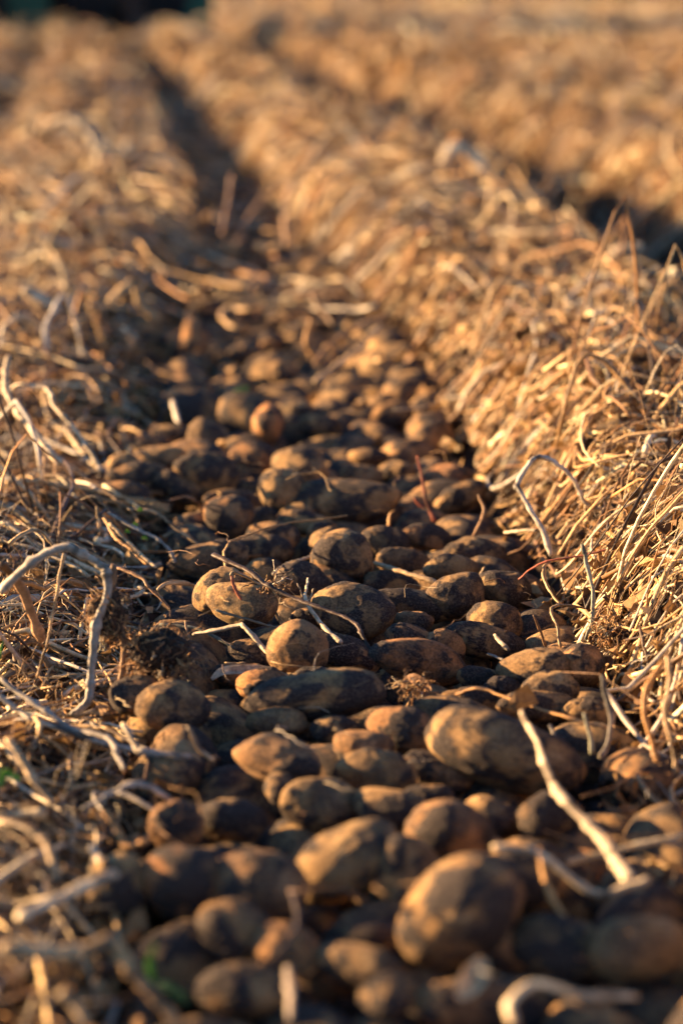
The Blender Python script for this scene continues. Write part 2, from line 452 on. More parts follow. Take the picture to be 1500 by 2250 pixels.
for i, (x, y, w, h, rot, lift, lab) in enumerate(POT):
    if y > 1850: pass
    D = depth_of(y, lift)
    c = at(x, y, D)
    a = w/2/FPX*D; b = h/2/FPX*D
    a, b = a*1.03, b*1.06
    if a < b: a, b = b, a; rot += 90
    ax = Vector((math.cos(math.radians(rot)), 0, -math.sin(math.radians(rot))))
    up = Vector((math.sin(math.radians(rot)), 0, math.cos(math.radians(rot))))
    tilt = Matrix.Rotation(-PITCH*.6, 4, 'X')
    Rm = Matrix((( ax.x, 0, up.x, 0), (0, 1, 0, 0), (ax.z, 0, up.z, 0), (0, 0, 0, 1)))
    R = tilt @ Rm
    yaw = random.uniform(-.35, .35)
    R = Matrix.Rotation(yaw, 4, 'Z') @ R if a > b*1.25 else R
    a2 = a/math.cos(yaw) if a > b*1.25 else a
    dep = b*random.uniform(.95, 1.15)
    c = c + np.array([0, dep*.25, 0])
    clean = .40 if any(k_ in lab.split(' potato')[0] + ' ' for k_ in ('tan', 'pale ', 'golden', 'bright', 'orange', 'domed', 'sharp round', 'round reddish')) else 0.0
    o = add_potato(c, R, (a2, dep, b), 100 + i, clean=clean)
    tag(o, lab, 'potato', 'potatoes lying in the dug row')
    axw = R.to_3x3() @ Vector((1, 0, 0))
    k = max(1, int(round(a2/b*1.3)))
    for t in np.linspace(-1, 1, k) if k > 1 else [0]:
        cc = np.array(c) + np.array(axw)*t*(a2 - b)
        placed.append((*cc, b*.97))
NH = len(POT)

# the rest of the bed
protos = []
for k in range(14):
    r = np.random.default_rng(900 + k)
    a = r.uniform(.046, .066); b = a*r.uniform(.62, .85); c_ = b*r.uniform(.85, .98)
    V, C = potato_verts(a, b, c_, r, ICO4)
    me = mesh_obj('potato', V, ICO4[1], M_POT, C, link=False).data
    protos.append((me, V, (a, b, c_), C))
fills = []
P = np.array(placed)
tries = 0
rr = np.random.default_rng(5)
def free(c, rad, slack):
    d = np.sqrt(((P[:, :3] - c)**2).sum(1)); return np.all(d > (P[:, 3] + rad)*slack)
def pix(c):
    c = np.asarray(c, float); D = c[..., 1]*cp - (c[..., 2] - HCAM)*sp; h_ = c[..., 1]*sp + (c[..., 2] - HCAM)*cp
    return c[..., 0]/D*FPX, -h_/D*FPX, D
TP = P.copy(); tx, ty, tD = pix(TP[:, :3]); tr = TP[:, 3]/tD*FPX
def hides(c, rad, k):
    """would a potato here cover one of the larger ones lying behind it?"""
    x, y, D = pix(c); return np.any((D < tD) & (np.hypot(tx - x, ty - y) < (tr + rad*.85/D*FPX)*k))
for layer, zlo, zhi, slack, N in ((0, -.044, -.026, .84, 16000), (1, .004, .022, .90, 500)):
    for _ in range(N):
        Y = rr.uniform(1.45, 9.0) if rr.random() < .65 else rr.uniform(1.45, 4)
        hw = .21 + .02*math.sin(Y*3) - .13*float(sstep(4.4, 7.0, Y))
        if layer: hw = .15
        if layer and Y < 3.4: continue
        u = rr.uniform(-hw, hw); X = float(rowx(Y)) + u
        if u > 0 and Y < 2.4: X += .05*rr.random()
        k = int(rr.integers(14)); abc = protos[k][2]
        z = rr.uniform(zlo, zhi) + .02*(abs(u) > .18)
        c = np.array([X, Y, z - .006*(Y < 3.4)]); rad = (abc[1] + abc[0])/2*.93
        if not free(c, rad, slack) or hides(c, rad, .74): continue
        P = np.vstack([P, [*c, rad*.93]])
        fills.append((c, k, rr.uniform(0, 6.28), rr.uniform(-.25, .25), rr.uniform(0, 6.28)))
fills.sort(key=lambda f: f[0][1])
def frot(f): return Matrix.Rotation(f[2], 4, 'Z') @ Matrix.Rotation(f[3], 4, 'Y') @ Matrix.Rotation(f[4], 4, 'X')
keep = fills[:299 - NH]
for f in keep:
    o = bpy.data.objects.new('potato', protos[f[1]][0]); COL.objects.link(o)
    o.matrix_world = Matrix.Translation(Vector(f[0])) @ frot(f)
    Y = f[0][1]
    if Y < 2.15: lab, g = 'blurred soil-covered potato low between the larger ones at the bottom of the photo', 'filler potatoes at the near end'
    elif Y < 3.4: lab, g = 'dark soil-covered potato low in a gap between the sharp larger potatoes', 'filler potatoes in the sharp part'
    else: lab, g = 'small blurred shaded potato in the packed row beyond the sharp ones', 'filler potatoes at the far end'
    tag(o, lab, 'potato', g)
rest = fills[299 - NH:]
if rest:
    Vs, Fs, Cs, n = [], [], [], 0
    for f in rest:
        Cs.append(protos[f[1]][3])
        Mx = np.array(frot(f).to_3x3()); V = protos[f[1]][1] @ Mx.T + f[0]
        Vs.append(V); Fs.append(ICO4[1] + n); n += len(V)
    o = mesh_obj('far_potatoes', np.concatenate(Vs), np.concatenate(Fs), M_POT, np.concatenate(Cs))
    tag(o, 'mass of blurred potatoes at the far end of the dug row', 'potatoes', kind='stuff')
print('potatoes', NH, len(keep), len(rest))

# ------------------------------------------------------------------ traced stems
TAN, PALE, GREY, BRN, DRK, RED, ORG, GGR = (.42,.29,.15), (.54,.43,.28), (.34,.30,.24), (.27,.16,.08), (.09,.06,.042), (.30,.09,.045), (.46,.25,.09), (.22,.22,.16)
# each: points (x, y[, row of the ground below it]), width in px (start, end), colour, label
ST = [
([(0,1302,1560),(78,1231),(142,1202),(185,1217),(220,1238),(235,1259),(231,1309),(213,1373),(206,1433),(199,1497),(192,1540),(156,1572,1575)],20,18,GREY,'thick bleached stem bent like a knee over the left bank'),
([(249,1238,1560),(254,1309),(270,1380),(274,1451),(263,1522,1550)],15,11,BRN,'brown branch hanging beside the thick knee-bent stem'),
([(0,1238,1540),(21,1259),(46,1298),(68,1348),(92,1408,1500)],20,22,BRN,'stout dark brown stem at the left edge under the knee-bent stem'),
([(142,1215,1520),(121,1320),(103,1405),(82,1490,1510)],7,5,TAN,'thin straight straw leaning left under the knee-bent stem'),
([(21,1195,1330),(57,1170),(85,1165),(107,1184),(121,1206,1320)],9,8,TAN,'low arched stem behind the knee-bent stem'),
([(0,1490,1640),(46,1526),(96,1558),(142,1590),(171,1602),(213,1608),(242,1622),(252,1643),(263,1672),(274,1693,1740)],15,10,GREY,'long grey stem sloping down from the left edge and hooking over'),
([(0,1526,1660),(46,1565),(71,1586),(150,1610),(302,1650),(420,1665,1700)],12,12,GREY,'grey stem running low under the long sloping one'),
([(20,783,1060),(7,827),(13,870),(40,910),(67,943),(90,970),(133,1021,1120)],13,18,PALE,'thick pale stem curving down the far left edge'),
([(25,862,1060),(37,845),(67,843),(110,853),(123,887),(143,910),(177,953),(207,1000),(226,1040,1110)],8,10,PALE,'pale stem arching from the left edge down to the potatoes'),
([(283,1117,1200),(340,1127),(387,1163),(440,1200,1225)],8,7,TAN,'uppermost of the straws fanning from the left bank to the potatoes'),
([(237,1127,1240),(283,1153),(333,1180),(367,1203),(387,1237,1260)],9,8,GREY,'grey straw in the middle of the fan on the left bank'),
([(240,1150,1260),(300,1210),(343,1247,1290)],9,8,TAN,'short straw at the bottom of the fan on the left bank'),
([(213,1113,1240),(220,1180,1240)],8,7,TAN,'stubby upright straw at the top of the fan on the left bank'),
([(227,1133,1240),(250,1180),(280,1207),(327,1243,1275)],8,7,ORG,'orange brown straw in the fan on the left bank'),
([(370,1100,1170),(413,1092),(440,1110),(443,1127,1150)],5,5,BRN,'thin brown loop over the dusty egg-shaped potato'),
([(256,1248,1350),(302,1263),(331,1291),(373,1337,1370)],9,7,BRN,'curved brown stem right of the knee-bent stem'),
([(348,1295,1370),(370,1280),(398,1279),(423,1284),(432,1302),(432,1334,1350)],8,9,TAN,'tan hooked stem standing left of the bright tan potato'),
([(468,1220,1400),(500,1237),(537,1253),(577,1287),(633,1317),(677,1337),(733,1357),(780,1377),(797,1407),(823,1447,1490)],13,7,DRK,'dark crossing branch lying over the potatoes in the centre'),
([(423,1393,1440),(460,1387),(523,1373),(537,1377),(563,1403),(583,1427),(600,1443,1470)],9,12,PALE,'bleached bent stem ending at the sharp round potato'),
([(350,1373,1430),(417,1380),(473,1400),(517,1427,1450)],8,8,GGR,'grey-green stem lying below the bleached bent one'),
([(473,1342,1430),(537,1360),(583,1373),(617,1380,1420)],8,6,GGR,'straight grey-green straw crossing under the golden striped potato'),
([(507,1262,1420),(517,1257),(550,1273),(577,1290,1410)],7,6,TAN,'short folded straw over the golden striped potato'),
([(508,1266,1420),(517,1290),(533,1320),(550,1347,1420)],7,6,RED,'reddish leg of the fold over the golden striped potato'),
([(543,1353,1420),(563,1343),(597,1340,1410)],5,4,TAN,'thin tan twig below the golden striped potato'),
([(597,1320,1410),(610,1357),(623,1380,1420)],6,7,ORG,'orange straw propping the dark crossing branch'),
([(677,1270,1400),(670,1293),(670,1317),(693,1357),(720,1390),(750,1413,1450)],5,13,PALE,'splintered grey branch with a frayed tip'),
([(652,1280,1405),(663,1307),(668,1322,1405)],3,5,PALE,'left splinter at the frayed tip of the grey branch'),
([(688,1292,1400),(678,1323,1400)],3,5,PALE,'right splinter at the frayed tip of the grey branch'),
([(407,1363,1450),(413,1397),(430,1437,1460)],5,6,BRN,'brown stick standing left of the bleached bent stem'),
([(493,1455,1490),(540,1455,1490)],4,4,TAN,'short thin straw above the pale dry leaf'),
([(1210,1222,1300),(1192,1170),(1167,1128),(1142,1081),(1135,1064),(1156,1021),(1171,1003),(1192,1003),(1228,1024),(1256,1046),(1270,1074),(1284,1103),(1313,1117),(1348,1122,1260)],13,9,GREY,'tall grey stem hooking high over the right bank'),
([(1107,1170,1230),(1178,1165,1250)],8,9,PALE,'short pale straw lying flat at the foot of the tall hooked stem'),
([(1277,1195,1420),(1288,1234),(1299,1280),(1302,1320),(1299,1366),(1284,1408,1430)],9,9,GGR,'greenish grey stem standing upright with a broken tip on the right bank'),
([(1139,1273,1350),(1171,1248),(1213,1231),(1284,1220),(1341,1209),(1370,1224,1360)],5,7,RED,'thin red stem reaching left out of the right bank'),
([(1231,1327,1370),(1210,1302),(1196,1270),(1194,1248),(1210,1234),(1249,1224,1340)],7,8,TAN,'hooked tan stem crossed by the thin red one'),
([(1231,1423,1450),(1224,1380),(1213,1352),(1212,1334),(1235,1330),(1284,1337,1420)],7,7,TAN,'lower hooked tan stem at the edge of the right bank'),
([(1171,1352,1450),(1185,1387),(1199,1423,1440)],5,6,BRN,'small brown stick leaning in front of the right bank'),
([(1292,1213,1330),(1338,1184),(1380,1160),(1409,1170),(1434,1209,1320)],8,6,TAN,'bright folded straw on the crest of the right bank'),
([(1391,1362,1440),(1405,1320),(1416,1273),(1459,1245,1400)],8,8,PALE,'pale bent straw low on the right bank'),
([(1405,1380,1500),(1416,1433),(1430,1483,1520)],7,7,DRK,'dark grey stick on the right bank by the edge'),
([(1320,1483,1680),(1331,1533),(1341,1576),(1334,1629),(1316,1665,1690)],12,13,GREY,'stem with a pale cut top standing at the lower right'),
([(1473,1430,1700),(1420,1504),(1412,1568),(1430,1640),(1441,1675,1720)],14,11,ORG,'left one of two tall orange stems at the lower right edge'),
([(1466,1444,1720),(1466,1504),(1459,1568),(1476,1640),(1484,1700,1740)],12,11,TAN,'right one of two tall stems at the lower right edge'),
([(1000,1526,1580),(1053,1513),(1117,1536),(1185,1558),(1267,1583),(1331,1600,1660)],7,9,ORG,'orange runner stem trailing across potatoes at the right'),
([(1146,1561,1790),(1167,1604),(1188,1654),(1203,1700),(1225,1745),(1255,1785),(1310,1840),(1350,1890),(1385,1935,2050)],9,30,PALE,'long stem thickening to a pale fallen butt at the lower right'),
([(1430,1930,2070),(1385,1945),(1320,1970),(1270,1950),(1200,1890),(1150,1870),(1080,1860,2060)],17,17,PALE,'grey looping stem joined at the tip of the pale fallen butt'),
([(1281,1565,1690),(1292,1604),(1299,1657,1690)],9,10,GGR,'grey-green stub standing behind the biggest dark potato'),
([(1206,1590,1660),(1231,1632,1670)],8,8,GREY,'grey straw stub lying on the biggest dark potato'),
([(1085,1394,1430),(1117,1430,1450)],10,9,PALE,'pale broken stub in the hollow before the right bank'),
([(1071,1437,1465),(1107,1451,1475)],7,7,GREY,'small grey stub just below the pale broken one'),
([(1185,1865,2060),(1200,1940),(1225,1990),(1245,2030),(1225,2070,2120)],12,13,ORG,'reddish twisted stem hanging at the bottom right'),
([(915,1002,1160),(927,1050),(936,1098),(954,1146,1165)],5,9,RED,'reddish stem standing upright among the potatoes'),
([(909,1095,1160),(930,1116,1160)],4,5,RED,'side shoot of the reddish upright stem'),
([(852,1164,1190),(855,1134),(867,1122,1190)],6,5,ORG,'tiny orange hook right of the very long potato'),
([(822,1236,1280),(876,1254),(960,1281,1310)],10,13,TAN,'pale root lying aslant between potatoes right of centre'),
([(1050,1272,1310),(1065,1245,1310)],4,6,TAN,'stub between the two potatoes by the right bank'),
([(600,1262,1290),(636,1236),(684,1222,1260)],9,7,GREY,'grey stems pinched behind the crowned potato'),
([(1030,1190,1210),(1050,1158),(1062,1122),(1050,1086,1200)],9,7,BRN,'gnarled twig at the near foot of the right bank'),
([(690,840,900),(740,805),(790,765),(835,715,860)],12,13,TAN,'blurred straw slanting from the right bank over the far potatoes'),
([(690,800,860),(730,755),(800,710),(850,690,830)],10,10,BRN,'blurred brown stem above the slanting straw'),
([(683,645,760),(705,680),(735,715,770)],12,12,BRN,'blurred short stick over the far furrow'),
([(685,700,830),(672,740),(685,775),(720,795,830)],12,14,ORG,'blurred orange curl in the far part of the row'),
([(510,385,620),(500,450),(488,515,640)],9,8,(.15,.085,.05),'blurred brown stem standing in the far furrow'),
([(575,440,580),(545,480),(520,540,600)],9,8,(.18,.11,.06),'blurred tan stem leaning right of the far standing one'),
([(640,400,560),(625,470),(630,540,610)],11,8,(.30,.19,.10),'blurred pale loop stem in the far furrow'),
([(1007,903,960),(1033,853),(1073,817),(1133,793),(1183,787),(1233,770),(1267,777),(1293,793),(1333,807,960)],14,17,PALE,'long bright blurred stem arching across the right bank'),
([(1290,680,860),(1315,716),(1337,753,850)],17,17,PALE,'short bright stick on the crest of the right bank'),
([(1350,717,860),(1387,747),(1357,770,860)],13,13,PALE,'bright stick folded double beside the short bright one'),
([(1213,957,1020),(1267,920),(1317,897),(1357,880),(1363,910,1010)],12,12,PALE,'blurred pale bent stem on the face of the right bank'),
([(1210,950,1030),(1250,910),(1283,870),(1333,827),(1383,790,950)],12,12,BRN,'blurred brown stem behind the pale bent one on the right bank'),
([(1043,767,870),(1073,710),(1110,677),(1150,667,830)],15,14,TAN,'blurred arch of grey straw on the far right bank'),
([(1383,747,880),(1433,740),(1500,733,880)],12,12,ORG,'brown stem reaching to the right edge over the bank'),
([(1430,650,800),(1400,595),(1385,565,760)],14,15,TAN,'blurred stem standing against the dark second furrow'),
([(1330,580,740),(1360,552),(1410,545,740)],20,26,PALE,'bright bent stem glowing before the second furrow at the right'),
([(970,370,520),(985,335),(1015,325),(1045,350),(1058,380),(1030,392,520)],22,24,PALE,'glowing loop of straw on top of the far right bank'),
([(1040,400,520),(1065,450),(1080,510,580)],14,14,TAN,'blurred stem hanging below the glowing loop'),
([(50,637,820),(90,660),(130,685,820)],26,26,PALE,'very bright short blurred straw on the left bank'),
([(240,665,800),(293,623),(310,670),(350,703,790)],18,18,TAN,'blurred tent-shaped stem on the left bank'),
([(193,670,800),(290,680,800)],16,16,TAN,'blurred straw lying across the tent-shaped stem'),
([(83,730,840),(153,703,830)],15,14,PALE,'blurred straw below the very bright short one'),
([(90,285,440),(150,262),(200,295),(232,365,450)],26,28,PALE,'huge blurred bright straw arch at the far upper left'),
([(480,250,330),(545,245,330)],22,24,TAN,'blurred bright straw far off between two furrows'),
([(90,520,640),(160,540,640)],20,20,PALE,'blurred bright straw above the very bright short one'),
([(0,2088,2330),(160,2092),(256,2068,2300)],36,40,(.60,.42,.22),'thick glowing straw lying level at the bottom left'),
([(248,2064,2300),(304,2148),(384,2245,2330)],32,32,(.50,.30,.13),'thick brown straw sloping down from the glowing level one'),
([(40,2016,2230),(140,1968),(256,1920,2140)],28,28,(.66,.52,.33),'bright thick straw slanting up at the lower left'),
([(136,2180,2380),(192,2250,2400)],28,26,TAN,'straw stub cut off by the bottom edge'),
([(0,1808,1960),(50,1815),(100,1856),(132,1940,2040)],20,18,TAN,'blurred tan stem bending down at the lower left'),
([(200,1856,1960),(232,1912,1990)],17,16,PALE,'short pale straw between the blurred stems lower left'),
([(224,1780,1880),(255,1820),(276,1862),(328,1848,1900)],17,16,ORG,'elbow-bent blurred straw near the glowing-spot potato'),
([(16,1624,1820),(60,1692),(120,1768,1850)],18,16,TAN,'blurred straw slanting down right at the left edge'),
([(180,1780,1850),(272,1728),(320,1724),(360,1748),(400,1776,1830)],12,13,GREY,'grey arched stem left of the blurred dark potato'),
([(256,1740,1820),(352,1788,1840)],11,11,GREY,'grey straw lying under the grey arched stem'),
([(412,1595,1720),(436,1644),(472,1672,1720)],11,12,TAN,'tan stick bent above the grey arched stem'),
([(304,1648,1720),(424,1662,1720)],13,13,GREY,'straight grey stick left of the plump potato'),
([(270,1590,1700),(290,1625),(312,1660,1720)],14,12,PALE,'short pale stick on the left bank above the grey sticks'),
([(633,2125,2260),(640,2245,2330)],18,20,(.2,.16,.12),'blurred grey stick standing at the bottom centre'),
([(1127,2250,2330),(1122,2203),(1180,2160),(1283,2185),(1400,2190,2300)],26,16,PALE,'pale curling stem at the bottom right'),
([(1390,1855,1930),(1440,1850),(1500,1858,1940)],16,15,GREY,'grey straw poking in from the right edge, low down'),
([(380,880,960),(395,930,985)],11,11,GREY,'short grey-white stick standing at the left edge of the far potatoes'),
([(270,720,860),(300,745,860)],14,12,PALE,'small bright blurred straw end on the left bank'),
]
def catmull(Q, n):
    Q = np.asarray(Q, float)
    A = np.vstack([2*Q[0]-Q[1], Q, 2*Q[-1]-Q[-2]]); out = []
    seg = len(Q)-1
    for t in np.linspace(0, seg - 1e-6, n):
        i = int(t); f = t - i
        p0, p1, p2, p3 = A[i], A[i+1], A[i+2], A[i+3]
        out.append(.5*((2*p1) + (-p0+p2)*f + (2*p0-5*p1+4*p2-p3)*f*f + (-p0+3*p1-3*p2+p3)*f**3))
    return np.array(out)
def stem_path(pts):
    g = [(i, p[2]) for i, p in enumerate(pts) if len(p) > 2]
    gi = [a for a, _ in g]; gd = [depth_of(b) for _, b in g]
    D = np.interp(range(len(pts)), gi, gd)
    return np.array([at(p[0], p[1], D[i]) for i, p in enumerate(pts)]), D
def build_stem(Q, D, w0, w1, colr, seed, sides=10):
    r = np.random.default_rng(seed)
    L = np.linalg.norm(np.diff(Q, axis=0), axis=1).sum()
    n = int(np.clip(L/.004, 10, 110))
    P_ = catmull(Q, n)
    wob = np.cumsum(r.standard_normal((n, 3)), axis=0); wob -= np.linspace(0, 1, n)[:, None]*wob[-1]
    P_ = P_ + wob*.0004
    t = np.linspace(0, 1, n)
    rad = (w0*(1-t) + w1*t)/2/FPX*D.mean()
    rad = rad*(1 + .10*np.sin(t*L*90 + r.uniform(0, 6)) + .07*r.standard_normal(n))
    for nd_ in np.arange(r.uniform(.02, .05), L, r.uniform(.05, .08)):      # swollen leaf joints
        rad *= 1 + .38*np.exp(-((t*L - nd_)/.003)**2)
    rad[0] *= .75; rad[-1] *= .7
    V, F, _ = tubes(P_[None], rad[None], sides, flat=np.array([r.uniform(.7, .95)]))
    base = np.array(colr)
    st = 1 + .25*r.standard_normal(sides)
    al = np.interp(t, np.linspace(0, 1, max(3, int(L/.012))), 1 + .22*r.standard_normal(max(3, int(L/.012))))
    C = base[None, None, :]*st[None, :, None]*al[:, None, None]
    dk = np.interp(t, np.linspace(0, 1, max(3, int(L/.02))), r.random(max(3, int(L/.02))))
    C = np.where((dk > .83)[:, None, None], C*.35, C)
    ang = np.arange(sides)/sides*2*np.pi
    V = V.reshape(n, sides, 3); ctr = P_[:, None, :]
    V = ctr + (V - ctr)*(1 + .13*np.sin(ang*3 + 1.5)[None, :, None] + .05*r.standard_normal((n, sides, 1)))
    return V.reshape(-1, 3), F, np.clip(C, .005, .85).reshape(-1, 3)
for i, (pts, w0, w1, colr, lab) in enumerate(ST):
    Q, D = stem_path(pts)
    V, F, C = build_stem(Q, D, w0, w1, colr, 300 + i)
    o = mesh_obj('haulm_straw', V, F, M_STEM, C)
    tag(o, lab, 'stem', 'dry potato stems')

# ------------------------------------------------------------------ leaves traced one by one
def blade(name, pts, wid, colr, lab, cat, m, seed, curl=.25):
    r = np.random.default_rng(seed); Q, D = stem_path(pts)
    n = 26; P_ = catmull(Q, n); t = np.linspace(0, 1, n)
    T = np.gradient(P_, axis=0); T /= np.linalg.norm(T, axis=1, keepdims=True)
    side = np.cross(T, np.array([0, -.8, .6])); side /= np.linalg.norm(side, axis=1, keepdims=True)
    nr = np.cross(side, T)
    hw = wid/2/FPX*D.mean()*np.sin(np.pi*np.clip(t*.93+.05, 0, 1))**.6
    V = []
    m_ = 7
    for k in range(m_):
        s = k/(m_-1)*2 - 1
        V.append(P_ + side*(s*hw)[:, None] + nr*(hw*(curl*(s*s) + .12*np.sin(t*9 + s*3) + .05*r.standard_normal(n)))[:, None])
    V = np.stack(V, 1)
    th = nr[:, None, :]*.0006
    V2 = np.concatenate([V.reshape(-1, 3), (V - th).reshape(-1, 3)])
    i = np.arange(n-1)[:, None]; j = np.arange(m_-1)[None, :]
    F = np.stack([i*m_+j, i*m_+j+1, (i+1)*m_+j+1, (i+1)*m_+j], -1).reshape(-1, 4)
    F = np.concatenate([F, F[:, ::-1] + n*m_])
    C = np.tile(np.array(colr)[None], (len(V2), 1))*(1 + .12*r.standard_normal((len(V2), 1)))
    o = mesh_obj(name, V2, F, m, np.clip(C, .01, .9)); tag(o, lab, cat)
    return o
blade('dry_leaf', [(465,1492,1500),(492,1474),(550,1472),(600,1477),(645,1495,1500)], 22, (.66,.55,.38), 'pale papery leaf lying over potatoes left of the large long potato', 'leaf', M_LEAF, 1)
blade('dry_leaf', [(1062,2106,2240),(1040,2150),(1008,2196,2270)], 58, (.62,.44,.24), 'folded pale leaf glowing at the bottom right of centre', 'leaf', M_LEAF, 2)
blade('dry_leaf', [(880,1510,1520),(905,1492),(935,1515),(925,1535,1540)], 26, (.30,.17,.09), 'crumpled brown leaf on the potatoes behind the runner stem', 'leaf', M_LEAF, 3)
GR = (.13, .30, .04)
blade('green_shoot', [(338,2160,2230),(330,2120),(342,2070,2220)], 17, GR, 'blurred green blade standing at the bottom left', 'shoot', M_GREEN, 5)
blade('green_shoot', [(345,2160,2240),(375,2170),(415,2205,2260)], 22, (.09, .20, .06), 'dull green leaf lying beside the blurred green blade', 'shoot', M_GREEN, 6)
blade('green_shoot', [(0,1730,1860),(12,1700),(45,1712,1850)], 18, GR, 'bright green shoot at the left edge of the photo', 'shoot', M_GREEN, 7)
blade('green_shoot', [(0,1450,1560),(3,1425),(8,1408,1550)], 6, GR, 'thin green blade tip at the left edge below the stout stem', 'shoot', M_GREEN, 8)
for k, (gx, gy) in enumerate([(308,1122), (297,1154), (280,1170), (318,1183)]):
    o = blade('green_leaf', [(gx-6,gy,1240),(gx,gy-3),(gx+6,gy+1,1240)], 8, (.22, .42, .05), 'tiny green leaflet caught in the straw fan of the left bank', 'leaflet', M_GREEN, 20+k); o['group'] = 'tiny green leaflets'
blade('green_shoot', [(560,905,930),(535,880),(525,868),(545,850,925)], 30, (.16, .26, .07), 'blurred green and tan sprout among the far potatoes', 'shoot', M_GREEN, 9)

# ------------------------------------------------------------------ clumps of root and soil
def root_clump(cx, cy, gy, w, h, n, lab, soilc, seed):
    D = depth_of(gy); c = at(cx, cy, D); rx, rz = w/2/FPX*D, h/2/FPX*D
    r = np.random.default_rng(seed)
    root = bpy.data.objects.new('root_clump', None); COL.objects.link(root); root.location = c; tag(root, lab, 'root clump')
    V = ICO4[0].copy(); d = np.zeros(len(V))
    for k in (2, 4, 7, 12, 20):
        for _ in range(4):
            q = r.standard_normal(3); d += .28/k**.75*np.sin(V @ q * k*.9 + r.uniform(0, 6))
    V = V*(1 + .55*d)[:, None]*np.array([rx*.72, rx*.6, rz*.72])
    if n > 100: mesh_obj('soil_lump', V, ICO4[1], M_CRUMB, np.tile(soilc, (len(V), 1))*(1 + .3*r.standard_normal((len(V), 1))).clip(.3), root, smooth=False)
    K = 14
    P_ = np.zeros((n, K, 3)); st = r.standard_normal((n, 3)); st /= np.linalg.norm(st, axis=1, keepdims=True)
    P_[:, 0] = st*np.array([rx, rx*.7, rz])*.5
    hd = st + .5*r.standard_normal((n, 3))
    for k in range(1, K):
        hd = hd + .55*r.standard_normal((n, 3)) + np.array([0, 0, -.12]); hd /= np.linalg.norm(hd, axis=1, keepdims=True)
        P_[:, k] = P_[:, k-1] + hd*rx*.11
    R_ = np.linspace(1, .4, K)[None]*r.uniform(.0004, .0011, (n, 1))
    V, F, C = tubes(P_, R_, 4, cols=pal(n, np.array([.1, .15, .02, .05, .3, .2, .2, .3, .02])))
    mesh_obj('rootlets', V, F, M_STEM, C, root)
root_clump(352, 1436, 1550, 170, 130, 240, 'black lump of soil and rootlets under the left bank straw', (.03, .02, .014), 1)
root_clump(235, 1350, 1560, 90, 150, 260, 'hairy brown rootlets hanging under the knee-bent stem', (.045, .028, .018), 2)
root_clump(908, 1508, 1545, 80, 50, 45, 'little dry root tuft on the potatoes behind the sunlit band', (.07, .042, .025), 3)
root_clump(1400, 1230, 1370, 130, 80, 200, 'tangle of fine curly roots on the right bank', (.07, .045, .028), 4)
root_clump(1360, 1390, 1450, 120, 50, 220, 'dark root mat low on the right bank', (.04, .026, .018), 5)
root_clump(590, 1290, 1410, 110, 34, 50, 'frayed dark fibres clinging to the crossing branch', (.03, .02, .015), 6)

# ------------------------------------------------------------------ litter of dried haulm
def scatter(n, y0, y1, scale, mode='stem', swath=.02, lens_pow=0.0):
    """random points on the banks; returns X, Y"""
    out = []
    got = 0
    while got < n:
        m_ = n*2
        t = rng.random(m_)
        Y = y0*(y1/y0)**t
        X = (rng.random(m_)*2 - 1)*(.30*Y + .45) 
        u = X - rowx(Y)
        p = np.where(np.abs(u) < .21, swath + .16*sstep(4.3, 6.0, Y), 1.0)
        p = p*(1 - .95*sstep(5.6, 7.5, Y)*np.exp(-(u/.16)**4)*(1 - sstep(18, 30, Y)))
        p = np.where((u > 0) & (u < .21 + .09*sstep(2.7, 2.2, Y)) & (Y < 2.7), swath, p)
        hwid = .21 - .15*sstep(4.6, 7.0, Y)
        p = np.where((np.abs(u) < .21) & (np.abs(u) > hwid), .8, p)
        p = np.where((np.abs(u) >= .21) & (np.abs(u) < .27), .55, p)
        f = np.exp(-((u-1.12 - .05*sstep(7, 12, Y))/(.30 + .12*sstep(7, 12, Y)))**4) + .8*np.exp(-((u+1.02)/.11)**2)
        p = p*(1 - .94*np.clip(f, 0, 1)*(1 - sstep(20, 34, Y)))
        cl = waves(X, Y, 9/scale, 8, 3); p = p*np.clip(.75 + .3*cl, .15, 1)
        k = rng.random(m_) < p
        out.append(np.stack([X[k], Y[k]], 1)); got += k.sum()
    o = np.concatenate(out)[:n]; return o[:, 0], o[:, 1]
def stem_paths(X, Y, scale, K=8, lift=.035, lmin=.06, lmax=.32):
    n = len(X); u = X - rowx(Y)
    L = rng.uniform(lmin, lmax, n)*scale**.8
    right = u > 0
    # drape: mostly running down the slope towards the row, combed away from the camera
    phi = np.where(right, np.radians(35), np.radians(-35)) + rng.normal(0, .95, n)
    rnd = rng.random(n) < .45; phi = np.where(rnd, rng.uniform(-np.pi, np.pi, n), phi)
    P_ = np.zeros((n, K, 3)); x, y = X.copy(), Y.copy()
    kink = rng.integers(1, K-1, n); kang = rng.normal(0, .8, n)
    curv = rng.normal(0, .15, n)
    off = lift*rng.random(n)**1.4*scale**.6*np.where(right, 1.25, 1.5)
    arch = np.where(rng.random(n) < np.where(right, .34, .24), rng.exponential(.034, n), rng.exponential(.006, n))*scale**.7
    arch = arch*np.where(np.abs(u) < .36, .3, 1)*np.where((np.abs(u) < .24) & (Y < 5), .3, 1)
    kt = rng.uniform(.25, .75, n)
    tl = rng.normal(0, .07, n)*L
    for k in range(K):
        t = k/(K-1)
        a = np.where(t < kt, t/kt, (1-t)/(1-kt))
        a = a*.6 + .4*np.sqrt(np.clip(a, 0, 1))
        z = ground(x, y)*1.0 + off + arch*a + tl*(t - .5)
        P_[:, k] = np.stack([x, y, z], 1)
        phi = phi + curv + np.where(kink == k, kang, 0)
        x = x + np.sin(phi)*L/(K-1); y = y + np.cos(phi)*L/(K-1)
    P_[:, :, 2] = P_[:, :, 2]*.5 + .5*P_[:, :, 2].mean(1, keepdims=True)*1.0*0 + P_[:, :, 2]*.5
    return P_
